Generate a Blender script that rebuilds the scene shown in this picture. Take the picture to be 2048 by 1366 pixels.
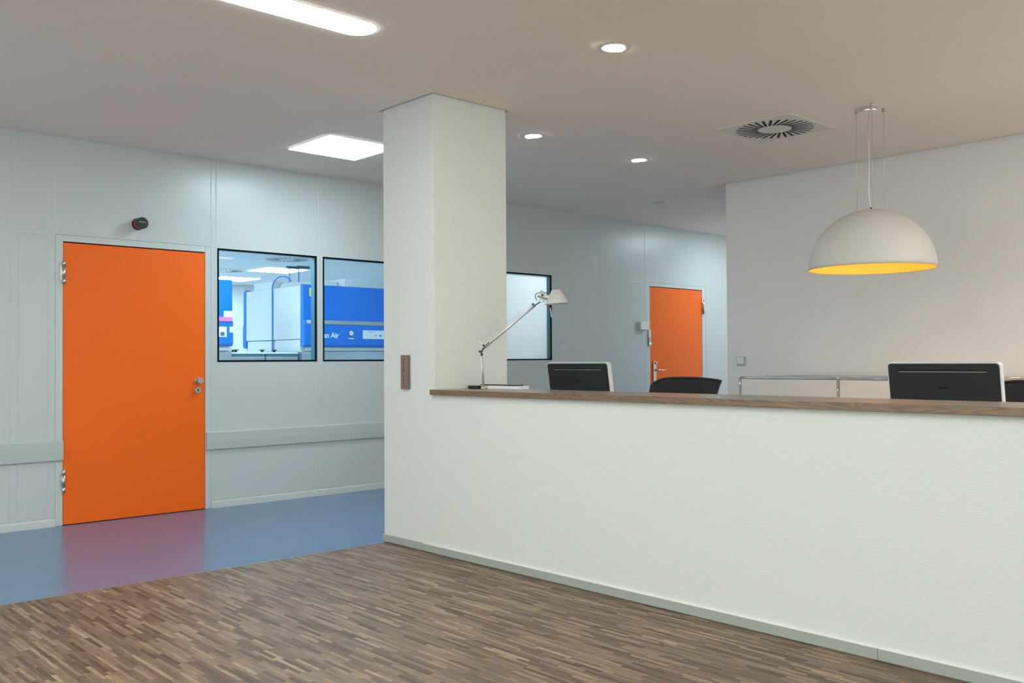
import bpy, bmesh, math, random
from mathutils import Vector, Matrix
S = bpy.context.scene
for o in list(bpy.data.objects): bpy.data.objects.remove(o)
C = bpy.context.collection
random.seed(4)
PI = math.pi

# ------------------------------------------------------------------ camera
F, YAW, PIT, ROL = 1864.4254, -0.743725684, -0.0159786297, -0.00594134747
cy, sy = math.cos(YAW), math.sin(YAW); cp, sp = math.cos(PIT), math.sin(PIT); cr, sr = math.cos(ROL), math.sin(ROL)
Rm = Matrix(((cr,-sr,0),(sr,cr,0),(0,0,1))) @ Matrix(((1,0,0),(0,cp,-sp),(0,sp,cp))) @ Matrix(((cy,0,sy),(0,1,0),(-sy,0,cy)))
w = lambda r: Vector((r[0], r[2], -r[1]))
cx_, cu_, cb_ = w(Rm[0]), -w(Rm[1]), -w(Rm[2])
cam = bpy.data.cameras.new('camera'); camo = bpy.data.objects.new('camera', cam); C.objects.link(camo)
camo.matrix_world = Matrix(((cx_.x,cu_.x,cb_.x,0),(cx_.y,cu_.y,cb_.y,0),(cx_.z,cu_.z,cb_.z,1.2),(0,0,0,1)))
cam.sensor_width = 36; cam.lens = 36*F/2048; cam.shift_y = 8.5137/2048; cam.clip_start = .05
S.camera = camo
# ------------------------------------------------------------------ world, exposure
W = bpy.data.worlds.new('world'); S.world = W; W.use_nodes = True
W.node_tree.nodes['Background'].inputs[0].default_value = (.93,1.0,.97,1)
W.node_tree.nodes['Background'].inputs[1].default_value = 1.65
S.view_settings.view_transform = 'Standard'; S.view_settings.look = 'None'
S.view_settings.gamma = 1; S.view_settings.use_curve_mapping = False
S.view_settings.exposure = 0.0
E_TUBE = 26.0      # long oval luminaires of the lobby
E_PANEL = 26.0     # square luminaires of the corridor
E_DOWN = 90.0      # small downlights
E_LAB = 36.0       # square luminaires of the laboratory
E_BULB = 32.0      # lamp inside the dome pendant
COL_TUBE = (.93,1.0,.93); COL_PANEL = (.72,.93,1.0); COL_LAB = (.72,.88,1.0); COL_DOWN = (1.0,.86,.70)

# ------------------------------------------------------------------ materials
def nodes(name):
    m = bpy.data.materials.new(name); m.use_nodes = True
    nt = m.node_tree; return m, nt, nt.nodes['Principled BSDF']
def N(nt, t, **kw):
    n = nt.nodes.new(t)
    for k, v in kw.items(): setattr(n, k, v)
    return n
def math_(nt, op, a, b=None):
    n = N(nt, 'ShaderNodeMath', operation=op)
    for i, v in enumerate((a, b)):
        if v is None: continue
        if isinstance(v, (int, float)): n.inputs[i].default_value = v
        else: nt.links.new(v, n.inputs[i])
    return n.outputs[0]
def mixc(nt, f, a, b, blend='MIX'):
    n = N(nt, 'ShaderNodeMix', data_type='RGBA', blend_type=blend)
    for i, v in ((0, f), (6, a), (7, b)):
        if isinstance(v, (int, float)): n.inputs[i].default_value = v
        elif isinstance(v, tuple): n.inputs[i].default_value = (*v, 1)
        else: nt.links.new(v, n.inputs[i])
    return n.outputs[2]
def mat(name, col, rough=.5, metal=0, var=.04, scale=(6,6,6), bump=0, bscale=None, spec=.5, coat=0, trans=0):
    m, nt, b = nodes(name)
    tc = N(nt, 'ShaderNodeTexCoord'); mp = N(nt, 'ShaderNodeMapping'); mp.inputs['Scale'].default_value = scale
    nt.links.new(tc.outputs['Object'], mp.inputs[0])
    no = N(nt, 'ShaderNodeTexNoise'); no.inputs['Scale'].default_value = 1; no.inputs['Detail'].default_value = 3
    nt.links.new(mp.outputs[0], no.inputs['Vector'])
    c = mixc(nt, no.outputs['Fac'], tuple(max(0, x*(1-var)) for x in col), tuple(min(1, x*(1+var)) for x in col))
    nt.links.new(c, b.inputs['Base Color'])
    b.inputs['Roughness'].default_value = rough; b.inputs['Metallic'].default_value = metal
    b.inputs['Specular IOR Level'].default_value = spec; b.inputs['Coat Weight'].default_value = coat
    if bump:
        mp2 = N(nt, 'ShaderNodeMapping'); mp2.inputs['Scale'].default_value = bscale or (200,200,200)
        nt.links.new(tc.outputs['Object'], mp2.inputs[0])
        n2 = N(nt, 'ShaderNodeTexNoise'); n2.inputs['Scale'].default_value = 1; n2.inputs['Detail'].default_value = 2
        nt.links.new(mp2.outputs[0], n2.inputs['Vector'])
        bu = N(nt, 'ShaderNodeBump'); bu.inputs['Strength'].default_value = bump; bu.inputs['Distance'].default_value = .002
        nt.links.new(n2.outputs['Fac'], bu.inputs['Height']); nt.links.new(bu.outputs[0], b.inputs['Normal'])
    return m
def emis(name, col, strength):
    m = bpy.data.materials.new(name); m.use_nodes = True; nt = m.node_tree; nt.nodes.clear()
    e = N(nt, 'ShaderNodeEmission'); e.inputs[0].default_value = (*col, 1); e.inputs[1].default_value = strength
    o = N(nt, 'ShaderNodeOutputMaterial'); nt.links.new(e.outputs[0], o.inputs[0]); return m
def glass(name, tint):
    m = bpy.data.materials.new(name); m.use_nodes = True; nt = m.node_tree; nt.nodes.clear()
    t = N(nt, 'ShaderNodeBsdfTransparent'); t.inputs[0].default_value = (*tint, 1)
    g = N(nt, 'ShaderNodeBsdfGlossy'); g.inputs['Roughness'].default_value = .02
    fr = N(nt, 'ShaderNodeFresnel'); fr.inputs[0].default_value = 1.22
    mx = N(nt, 'ShaderNodeMixShader'); o = N(nt, 'ShaderNodeOutputMaterial')
    nt.links.new(fr.outputs[0], mx.inputs[0]); nt.links.new(t.outputs[0], mx.inputs[1]); nt.links.new(g.outputs[0], mx.inputs[2])
    nt.links.new(mx.outputs[0], o.inputs[0]); return m
def frosted(name, tint):
    m = bpy.data.materials.new(name); m.use_nodes = True; nt = m.node_tree; nt.nodes.clear()
    t = N(nt, 'ShaderNodeBsdfTranslucent'); t.inputs[0].default_value = (*tint, 1)
    d = N(nt, 'ShaderNodeBsdfDiffuse'); d.inputs[0].default_value = (*tint, 1)
    mx = N(nt, 'ShaderNodeMixShader'); mx.inputs[0].default_value = .35; o = N(nt, 'ShaderNodeOutputMaterial')
    nt.links.new(t.outputs[0], mx.inputs[1]); nt.links.new(d.outputs[0], mx.inputs[2]); nt.links.new(mx.outputs[0], o.inputs[0]); return m

def parquet():
    m, nt, b = nodes('strip_parquet')
    tc = N(nt, 'ShaderNodeTexCoord'); sx = N(nt, 'ShaderNodeSeparateXYZ'); nt.links.new(tc.outputs['Object'], sx.inputs[0])
    X, Y = sx.outputs[0], sx.outputs[1]
    row = math_(nt, 'FLOOR', math_(nt, 'DIVIDE', X, .0185))
    wn = N(nt, 'ShaderNodeTexWhiteNoise', noise_dimensions='1D'); nt.links.new(row, wn.inputs['W'])
    ln = .19
    yy = math_(nt, 'ADD', math_(nt, 'DIVIDE', Y, ln), math_(nt, 'MULTIPLY', wn.outputs['Value'], 7.3))
    # uneven strip lengths
    nz = N(nt, 'ShaderNodeTexNoise', noise_dimensions='2D'); cv = N(nt, 'ShaderNodeCombineXYZ')
    nt.links.new(math_(nt, 'MULTIPLY', yy, .8), cv.inputs[0]); nt.links.new(math_(nt, 'MULTIPLY', row, 3.7), cv.inputs[1])
    nt.links.new(cv.outputs[0], nz.inputs['Vector']); nz.inputs['Scale'].default_value = 1
    yy = math_(nt, 'ADD', yy, math_(nt, 'MULTIPLY', nz.outputs['Fac'], 1.1))
    col = math_(nt, 'FLOOR', yy)
    cc = N(nt, 'ShaderNodeCombineXYZ'); nt.links.new(row, cc.inputs[0]); nt.links.new(col, cc.inputs[1])
    w2 = N(nt, 'ShaderNodeTexWhiteNoise', noise_dimensions='2D'); nt.links.new(cc.outputs[0], w2.inputs['Vector'])
    rp = N(nt, 'ShaderNodeValToRGB'); nt.links.new(w2.outputs['Value'], rp.inputs[0])
    els = rp.color_ramp.elements
    els[0].position = 0; els[0].color = (.085,.050,.032,1)
    els[1].position = 1; els[1].color = (.34,.24,.155,1)
    for p, c in ((.12,(.125,.080,.053,1)),(.5,(.185,.122,.081,1)),(.82,(.235,.158,.103,1)),(.95,(.285,.195,.125,1))):
        e = els.new(p); e.color = c
    # grain
    mp = N(nt, 'ShaderNodeMapping'); mp.inputs['Scale'].default_value = (190, 10, 1)
    ad = N(nt, 'ShaderNodeVectorMath', operation='ADD'); nt.links.new(tc.outputs['Object'], ad.inputs[0]); nt.links.new(w2.outputs['Color'], ad.inputs[1])
    nt.links.new(ad.outputs[0], mp.inputs[0])
    gr = N(nt, 'ShaderNodeTexNoise'); gr.inputs['Scale'].default_value = 1; gr.inputs['Detail'].default_value = 4; gr.inputs['Distortion'].default_value = .6
    nt.links.new(mp.outputs[0], gr.inputs['Vector'])
    g = N(nt, 'ShaderNodeMapRange'); g.inputs[1].default_value = .3; g.inputs[2].default_value = .7; g.inputs[3].default_value = .62; g.inputs[4].default_value = 1.32
    nt.links.new(gr.outputs['Fac'], g.inputs[0])
    c = mixc(nt, 1.0, rp.outputs[0], g.outputs[0], 'MULTIPLY')
    # joints
    fx = math_(nt, 'FRACT', math_(nt, 'DIVIDE', X, .0185)); fy = math_(nt, 'FRACT', yy)
    j = math_(nt, 'MAXIMUM', math_(nt, 'LESS_THAN', fx, .05), math_(nt, 'LESS_THAN', fy, .008))
    c = mixc(nt, math_(nt, 'MULTIPLY', j, .55), c, (.03,.02,.014))
    nt.links.new(c, b.inputs['Base Color']); 
    r = math_(nt, 'ADD', math_(nt, 'MULTIPLY', gr.outputs['Fac'], .15), .42)
    nt.links.new(r, b.inputs['Roughness']); b.inputs['Specular IOR Level'].default_value = .45
    bu = N(nt, 'ShaderNodeBump'); bu.inputs['Strength'].default_value = .15; bu.inputs['Distance'].default_value = .001
    nt.links.new(gr.outputs['Fac'], bu.inputs['Height']); nt.links.new(bu.outputs[0], b.inputs['Normal'])
    return m
def walnut(seam=None):
    m, nt, b = nodes('walnut')
    tc = N(nt, 'ShaderNodeTexCoord'); sx = N(nt, 'ShaderNodeSeparateXYZ'); nt.links.new(tc.outputs['Object'], sx.inputs[0])
    src = tc.outputs['Object']
    if seam is not None:
        st = math_(nt, 'MULTIPLY', math_(nt, 'LESS_THAN', sx.outputs[1], seam), 3.3)
        cv = N(nt, 'ShaderNodeCombineXYZ'); nt.links.new(st, cv.inputs[2])
        ad = N(nt, 'ShaderNodeVectorMath', operation='ADD'); nt.links.new(src, ad.inputs[0]); nt.links.new(cv.outputs[0], ad.inputs[1]); src = ad.outputs[0]
    mp = N(nt, 'ShaderNodeMapping'); mp.inputs['Scale'].default_value = (14, 1.6, 22); nt.links.new(src, mp.inputs[0])
    n1 = N(nt, 'ShaderNodeTexNoise'); n1.inputs['Scale'].default_value = 1; n1.inputs['Detail'].default_value = 2; n1.inputs['Distortion'].default_value = 1.2
    nt.links.new(mp.outputs[0], n1.inputs['Vector'])
    rings = math_(nt, 'FRACT', math_(nt, 'MULTIPLY', n1.outputs['Fac'], 14.0))
    rr = math_(nt, 'ABSOLUTE', math_(nt, 'SUBTRACT', rings, .5))
    mp2 = N(nt, 'ShaderNodeMapping'); mp2.inputs['Scale'].default_value = (300, 14, 420); nt.links.new(src, mp2.inputs[0])
    n2 = N(nt, 'ShaderNodeTexNoise'); n2.inputs['Scale'].default_value = 1; n2.inputs['Detail'].default_value = 3; nt.links.new(mp2.outputs[0], n2.inputs['Vector'])
    f = math_(nt, 'ADD', math_(nt, 'MULTIPLY', rr, 1.0), math_(nt, 'MULTIPLY', n2.outputs['Fac'], .7))
    rp = N(nt, 'ShaderNodeValToRGB'); nt.links.new(f, rp.inputs[0])
    rp.color_ramp.elements[0].position = .2; rp.color_ramp.elements[0].color = (.098,.056,.027,1)
    rp.color_ramp.elements[1].position = .95; rp.color_ramp.elements[1].color = (.250,.158,.083,1)
    nt.links.new(rp.outputs[0], b.inputs['Base Color']); b.inputs['Roughness'].default_value = .30; b.inputs['Specular IOR Level'].default_value = .6; b.inputs['Coat Weight'].default_value = .35; b.inputs['Coat Roughness'].default_value = .28
    return m
def weave(name, col):
    m, nt, b = nodes(name)
    tc = N(nt, 'ShaderNodeTexCoord')
    hs = []
    for sc in ((60,60,420), (220,220,260)):
        mp = N(nt, 'ShaderNodeMapping'); mp.inputs['Scale'].default_value = sc; nt.links.new(tc.outputs['Object'], mp.inputs[0])
        n = N(nt, 'ShaderNodeTexNoise'); n.inputs['Scale'].default_value = 1; n.inputs['Detail'].default_value = 2
        nt.links.new(mp.outputs[0], n.inputs['Vector']); hs.append(n.outputs['Fac'])
    h = math_(nt, 'ADD', hs[0], math_(nt, 'MULTIPLY', hs[1], .6))
    bu = N(nt, 'ShaderNodeBump'); bu.inputs['Strength'].default_value = .7; bu.inputs['Distance'].default_value = .002
    nt.links.new(h, bu.inputs['Height']); nt.links.new(bu.outputs[0], b.inputs['Normal'])
    c = mixc(nt, hs[0], tuple(x*.975 for x in col), tuple(x*1.025 for x in col)); nt.links.new(c, b.inputs['Base Color'])
    b.inputs['Roughness'].default_value = .6; b.inputs['Specular IOR Level'].default_value = .35
    return m

M = dict(
 parquet=parquet(), walnut=walnut(1.942), desk_white=mat('white_desk_laminate', (.80,.79,.76), .45, var=.02), lab_floor=mat('pale_lab_floor', (.70,.74,.76), .35, var=.03),
 ceil=mat('warm_lit_ceiling_paint', (.86,.775,.70), .9, bump=.05, bscale=(60,60,60), var=.015),  # warm lobby light put into the colour of a white ceiling
 plaster=weave('woven_white_wallpaper', (.725,.75,.73)),
 plaster2=weave('white_wall_paint', (.80,.78,.76)),
 panel=mat('grey_lacquered_wall_panel', (.55,.58,.575), .30, var=.02, scale=(1.5,1.5,1.5), spec=.5, bump=.02, bscale=(8,8,8)),
 frame_grey=mat('grey_lacquered_frame', (.57,.60,.59), .35, var=.02),
 rail=mat('grey_green_bumper_rail', (.47,.52,.50), .45, var=.02),
 orange=mat('orange_door_lacquer', (.95,.145,.008), .42, var=.03, scale=(2,2,2), spec=.25),
 blue_floor=mat('blue_rubber_floor', (.095,.185,.335), .24, var=.05, scale=(3,3,3), spec=.75, bump=.01, bscale=(30,30,30)),
 alu=mat('brushed_aluminium', (.42,.44,.42), .38, .85, var=.05, scale=(4,4,90)),
 base_alu=mat('anodised_skirting', (.40,.44,.41), .45, .1, var=.04, scale=(2,2,60)),
 steel=mat('satin_steel', (.62,.61,.57), .28, 1, var=.06, scale=(40,40,40)),
 chrome=mat('chrome', (.85,.84,.82), .07, 1, var=.02),
 black=mat('black_plastic', (.012,.016,.017), .42, var=.2, spec=.5),
 black_gloss=mat('glossy_black_plastic', (.008,.011,.012), .22, var=.2),
 black_seal=mat('black_window_seal', (.002,.003,.004), .6, var=.2, spec=.08),
 teal=mat('dark_teal_reveal', (.055,.16,.20), .35, var=.05),
 fabric=mat('black_mesh_fabric', (.014,.016,.018), .8, var=.5, scale=(500,500,500), bump=.5, bscale=(700,700,700)),
 white=mat('white_plastic', (.80,.80,.78), .35, var=.02),
 shade=mat('matt_white_lacquer', (.62,.61,.575), .5, var=.015),
 gold=mat('golden_yellow_inside', (.95,.58,.11), .5, var=.03),
 lamp_alu=mat('satin_lamp_aluminium', (.74,.74,.74), .33, .55, var=.04),
 lamp_shade=mat('satin_lamp_shade', (.66,.66,.67), .40, .25, var=.03),
 lilac=mat('lilac_reflector_paint', (.74,.74,.80), .5, var=.02),
 brown=mat('brown_anodised_plate', (.255,.165,.14), .45, .1, var=.06, scale=(20,20,60)),
 dark_brown=mat('dark_brown_lettering', (.05,.02,.015), .5, var=.1),
 red=mat('red_siren_plastic', (.30,.02,.025), .35, var=.1),
 pale=mat('pale_grey_print', (.45,.5,.52), .5, var=.1),
 switch=mat('blue_grey_plastic', (.42,.48,.56), .4, var=.02),
 paper=mat('white_paper', (.8,.81,.83), .6, var=.02, scale=(3,3,300)),
 lab_white=mat('lab_white_enamel', (.78,.80,.80), .28, var=.02),
 lab_ceil=mat('lab_ceiling_tile', (.8,.84,.86), .7, var=.02),
 lab_blue=mat('blue_cabinet_lacquer', (.0,.165,.66), .30, var=.05, scale=(2,2,2)),
 lab_blue2=mat('light_blue_edge_trim', (.02,.22,.70), .35, var=.05),
 lab_steel=mat('lab_stainless_steel', (.50,.53,.56), .32, .75, var=.08, scale=(3,3,50)),
 yellow=mat('yellow_warning_sticker', (.85,.83,.06), .5, var=.03),
 pink=mat('pink_tape', (.60,.16,.45), .4, var=.05),
 green=emis('green_indicator_light', (.15,1,.75), 1.6),
 glass=glass('clear_window_glass', (.86,.955,.985)),
 frosted=frosted('frosted_window_film', (.86,.90,.91)),
 tube=emis('long_luminaire_diffuser', COL_TUBE, E_TUBE),
 sqr=emis('end_corridor_luminaire_diffuser', COL_PANEL, E_PANEL*.95),
 tube2=emis('added_staff_luminaire_diffuser', (1.0,.95,.86), E_TUBE*1.05),  # for the luminaires added to brighten the staff side
 sq=emis('square_luminaire_diffuser', COL_PANEL, E_PANEL),
 lab_l=emis('lab_luminaire_diffuser', COL_LAB, E_LAB),
 sq2=emis('added_backlight_diffuser', (.86,.95,1.0), 17.0), sq3=emis('near_lab_luminaire_diffuser', (.70,.88,1.0), 7.0),
 down=emis('downlight_lamp', COL_DOWN, E_DOWN),
 bulb=emis('warm_pendant_bulb', (1,.72,.36), E_BULB),
 case=mat('pale_silver_casing', (.62,.63,.64), .35, .1, var=.02),
 screen=mat('dark_screen_glass', (.01,.01,.012), .08, var=.1),
 grille=mat('dark_vent_opening', (.006,.005,.005), .8, var=.2),
 vent=mat('warm_white_vent_plate', (.70,.675,.63), .5, var=.02),
)

# ------------------------------------------------------------------ mesh building
class MB:
    def __init__(s): s.b = bmesh.new()
    def face(s, pts):
        return s.b.faces.new([s.b.verts.new(p) for p in pts])
    def hexa(s, p):                       # 8 corners: bottom ring, top ring
        v = [s.b.verts.new(q) for q in p]
        for f in ((3,2,1,0),(4,5,6,7),(0,1,5,4),(1,2,6,5),(2,3,7,6),(3,0,4,7)): s.b.faces.new([v[i] for i in f])
        return s
    def box(s, x0, x1, y0, y1, z0, z1):
        return s.hexa([(x0,y0,z0),(x1,y0,z0),(x1,y1,z0),(x0,y1,z0),(x0,y0,z1),(x1,y0,z1),(x1,y1,z1),(x0,y1,z1)])
    def cyl(s, a, b, r, r2=None, n=24, cap=True):
        a, b = Vector(a), Vector(b); r2 = r if r2 is None else r2
        d = (b-a).normalized(); u = d.orthogonal().normalized(); v = d.cross(u)
        A = [s.b.verts.new(a+(u*math.cos(2*PI*i/n)+v*math.sin(2*PI*i/n))*r) for i in range(n)]
        B = [s.b.verts.new(b+(u*math.cos(2*PI*i/n)+v*math.sin(2*PI*i/n))*r2) for i in range(n)]
        for i in range(n):
            f = s.b.faces.new((A[i],A[(i+1)%n],B[(i+1)%n],B[i])); f.smooth = True
        if cap: s.b.faces.new(A[::-1]); s.b.faces.new(B)
        return s
    def tube(s, pts, r, n=8):
        pts = [Vector(p) for p in pts]; rings = []; u = None
        for i, p in enumerate(pts):
            d = (pts[min(i+1,len(pts)-1)]-pts[max(i-1,0)]).normalized()
            if u is None: u = d.orthogonal().normalized()
            else: u = (u-d*u.dot(d)).normalized()
            v = d.cross(u)
            rings.append([s.b.verts.new(p+(u*math.cos(2*PI*k/n)+v*math.sin(2*PI*k/n))*r) for k in range(n)])
        for A, B in zip(rings, rings[1:]):
            for i in range(n):
                f = s.b.faces.new((A[i],A[(i+1)%n],B[(i+1)%n],B[i])); f.smooth = True
        s.b.faces.new(rings[0][::-1]); s.b.faces.new(rings[-1]); return s
    def lathe(s, prof, c=(0,0,0), n=48, axis=None, closed=False):
        c = Vector(c); Z = Vector(axis or (0,0,1)).normalized(); U = Z.orthogonal().normalized() if axis else Vector((1,0,0)); V = Z.cross(U)
        rings = []
        for r, z in prof:
            if r < 1e-6: rings.append([s.b.verts.new(c+Z*z)])
            else: rings.append([s.b.verts.new(c+Z*z+(U*math.cos(2*PI*i/n)+V*math.sin(2*PI*i/n))*r) for i in range(n)])
        prs = list(zip(rings, rings[1:]))
        if closed: prs.append((rings[-1], rings[0]))
        for A, B in prs:
            for i in range(n):
                j = (i+1) % n
                if len(A) == 1 and len(B) == 1: continue
                if len(A) == 1: f = s.b.faces.new((A[0],B[j],B[i]))
                elif len(B) == 1: f = s.b.faces.new((A[i],A[j],B[0]))
                else: f = s.b.faces.new((A[i],A[j],B[j],B[i]))
                f.smooth = True
        return s
    def prism(s, pts, o, ua, va, ext):    # 2D outline on axes ua/va from o, extruded by ext
        o, ua, va, ext = map(Vector, (o, ua, va, ext))
        A = [s.b.verts.new(o+ua*p+va*q) for p, q in pts]; B = [s.b.verts.new(v.co+ext) for v in A]
        n = len(A); s.b.faces.new(A[::-1]); s.b.faces.new(B)
        for i in range(n): s.b.faces.new((A[i],A[(i+1)%n],B[(i+1)%n],B[i]))
        return s
    def sphere(s, c, r, n=16):
        return s.lathe([(r*math.sin(PI*i/n) if 0 < i < n else 0, -r*math.cos(PI*i/n)) for i in range(n+1)], c, n=2*n)
    def build(s, name, m, parent=None, bevel=0, seg=2, local=False, smooth=False):
        bmesh.ops.recalc_face_normals(s.b, faces=s.b.faces)
        if bevel:
            ed = [e for e in s.b.edges if len(e.link_faces) == 2 and e.calc_face_angle() > .6]
            bmesh.ops.bevel(s.b, geom=ed, offset=bevel, segments=seg, profile=.5, affect='EDGES', clamp_overlap=True)
        me = bpy.data.meshes.new(name); s.b.to_mesh(me); s.b.free()
        if smooth:
            for p in me.polygons: p.use_smooth = True
        me.materials.append(m)
        o = bpy.data.objects.new(name, me); C.objects.link(o)
        if parent is not None:
            root = parent
            while root.parent: root = root.parent
            if not local:
                mw = Matrix.LocRotScale(root.location, root.rotation_euler, None); me.transform(mw.inverted())
            o.parent = parent
        return o
def thing(name, label, cat, loc, rz=0, group=None):
    o = bpy.data.objects.new(name, None); C.objects.link(o); o.location = loc; o.rotation_euler = (0,0,rz)
    o.empty_display_size = .1; o['label'] = label; o['category'] = cat
    if group: o['group'] = group
    return o
def tag(o, label, cat, group=None):
    o['label'] = label; o['category'] = cat
    if group: o['group'] = group
    return o
def struct(o, label=None):
    o['kind'] = 'structure'
    if label: o['label'] = label
    return o
def sroot(name, loc, label=None):
    o = bpy.data.objects.new(name, None); C.objects.link(o); o.location = loc; return struct(o, label)
def dup(root, loc, rz=0, label=None):
    r = root.copy(); C.objects.link(r); r.location = loc; r.rotation_euler = (0,0,rz)
    if label: r['label'] = label
    for ch in list(root.children):
        c = ch.copy(); C.objects.link(c); c.parent = r
        for g in list(ch.children):
            d = g.copy(); C.objects.link(d); d.parent = c
    return r
def text_mesh(txt, size, depth, o, ua, va, name, m, parent, align='LEFT', bold=0):
    cu = bpy.data.curves.new(name, 'FONT'); cu.body = txt; cu.size = size; cu.offset = bold; cu.extrude = depth; cu.align_x = align
    to = bpy.data.objects.new(name, cu); C.objects.link(to)
    dg = bpy.context.evaluated_depsgraph_get(); me = bpy.data.meshes.new_from_object(to.evaluated_get(dg))
    bpy.data.objects.remove(to)
    ua, va = Vector(ua), Vector(va); wa = ua.cross(va); o = Vector(o)
    me.transform(Matrix(((ua.x,va.x,wa.x,o.x),(ua.y,va.y,wa.y,o.y),(ua.z,va.z,wa.z,o.z),(0,0,0,1))))
    me.materials.clear(); me.materials.append(m); me.name = name
    ob = bpy.data.objects.new(name, me); C.objects.link(ob); root = parent
    while root.parent: root = root.parent
    me.transform(Matrix.LocRotScale(root.location, root.rotation_euler, None).inverted()); ob.parent = parent
    return ob

# ------------------------------------------------------------------ room dimensions
X0, YC0, YC1, XC1 = 3.589, 4.622, 5.167, 4.206     # column footprint
ZC, YW, XR, YR = 2.878, 7.338, 7.547, 5.165        # ceiling, laboratory wall, right wall and its corner
XL, YB, XE = -3.6, -3.2, 13.2                      # room limits behind and beside the camera
YBORD = 5.145

def holed_slab(mb, x0, x1, y0, y1, z0, z1, holes):
    xs = sorted({x0, x1, *[h[0] for h in holes], *[h[1] for h in holes]}); ys = sorted({y0, y1, *[h[2] for h in holes], *[h[3] for h in holes]})
    for a, b in zip(xs, xs[1:]):
        run = None
        for c, d in zip(ys, ys[1:]):
            mx, my = (a+b)/2, (c+d)/2
            if any(h[0] < mx < h[1] and h[2] < my < h[3] for h in holes):
                if run: mb.box(a, b, run[0], run[1], z0, z1); run = None
            else: run = (run[0], d) if run else (c, d)
        if run: mb.box(a, b, run[0], run[1], z0, z1)
g = .026
mb = MB(); holed_slab(mb, XL, XE, YB, YW+.0, ZC, ZC+.03, [(X0-g, XC1+g, YC0-g, YC1+g), (XR-g, XR+.005, YB, YR+g), (XR+.005, XE, YR-.005, YR+g)])
mb.box(XL, XE, YB, YW+.09, ZC+.0301, ZC+.06)
struct(mb.build('ceiling', M['ceil']))
struct(MB().box(XL, XE, YB, YBORD-.004, -.05, 0).build('floor', M['parquet']), 'dark strip parquet floor')
struct(MB().box(XL, XE, YBORD+.004, YW+.02, -.05, -.0005).build('floor', M['blue_floor']), 'glossy blue rubber corridor floor')
struct(MB().box(XL, X0-.001, YBORD-.004, YBORD+.004, -.05, .0015).build('trim_1', M['alu']), 'metal strip between blue floor and parquet')
struct(MB().box(X0, XC1, YC0, YC1, 0, ZC+.03).build('wall_column', M['plaster'], bevel=.0025), 'square white pillar')
struct(MB().box(XR, XR+.2, YB, YR, 0, ZC+.03).build('wall_right', M['plaster2'], bevel=.0025))
struct(MB().box(XR+.2, XE, YR-.2, YR, 0, ZC+.03).build('wall_corridor', M['plaster2']))
struct(MB().box(XL-.1, XL, YW, 14.6, 0, ZC+.06).build('wall_left', M['plaster2']))

# laboratory wall: lacquered panels with chamfered joints
def plate(mb, x0, x1, z0, z1, hole=None, b=.0045, gap=.00005, d=.08):
    if z1 == ZC: z1 = ZC+.03
    x0 += gap; x1 -= gap; z0 += gap; z1 -= gap
    def ring(X0_,X1_,Z0_,Z1_,Y): return [mb.b.verts.new(p) for p in ((X0_,Y,Z0_),(X1_,Y,Z0_),(X1_,Y,Z1_),(X0_,Y,Z1_))]
    bk = ring(x0,x1,z0,z1,YW+d); o = ring(x0,x1,z0,z1,YW+b*.35); i = ring(x0+b,x1-b,z0+b,z1-b,YW)
    def br(A,B):
        for k in range(4): mb.b.faces.new((A[k],A[(k+1)%4],B[(k+1)%4],B[k]))
    br(bk,o); br(o,i)
    if hole is None: mb.b.faces.new(i); mb.b.faces.new(bk[::-1])
    else:
        h = ring(*hole,YW); hb = ring(*hole,YW+d); br(i,h); br(h,hb); br(hb,bk)
WZ0, WZ1 = 1.203, 2.149
WIN = [(3.432,4.373), (4.434,5.375), (6.412,7.354)]
D1 = (2.231,3.326,2.098); D2 = (9.080,10.157,2.105)
mb = MB()
for a, b in ((XL,-2.3),(-2.3,-1.1),(-1.1,.675),(.675,1.875),(1.875,1.925)): plate(mb, a, b, 0, ZC)
plate(mb, 1.925,2.126,0,2.140); plate(mb, 1.925,2.126,2.140,ZC); plate(mb, 2.126,2.174,0,ZC)
plate(mb, 2.174,3.378,2.155,ZC); plate(mb, 3.378,3.422,0,ZC)
plate(mb, 3.422,4.387,0,ZC,(WIN[0][0],WIN[0][1],WZ0,WZ1)); plate(mb, 4.387,4.424,0,ZC)
plate(mb, 4.424,5.385,0,ZC,(WIN[1][0],WIN[1][1],WZ0,WZ1)); plate(mb, 5.385,5.432,0,ZC)
plate(mb, 5.432,6.400,0,ZC)
plate(mb, 6.400,7.373,0,ZC,(WIN[2][0],WIN[2][1],WZ0,WZ1)); plate(mb, 7.373,7.420,0,ZC)
plate(mb, 7.420,7.622,0,2.160); plate(mb, 7.420,7.622,2.160,ZC); plate(mb, 7.622,7.662,0,ZC)
plate(mb, 7.662,8.135,0,2.160); plate(mb, 7.662,8.135,2.160,ZC); plate(mb, 8.135,8.165,0,ZC)
plate(mb, 8.165,8.980,0,2.160); plate(mb, 8.165,8.980,2.160,ZC)
plate(mb, 8.980,10.235,2.160,ZC)
plate(mb, 10.235,11.4,0,ZC); plate(mb, 11.4,XE,0,ZC)
struct(mb.build('wall_back', M['panel']), 'grey panelled laboratory wall')

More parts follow.
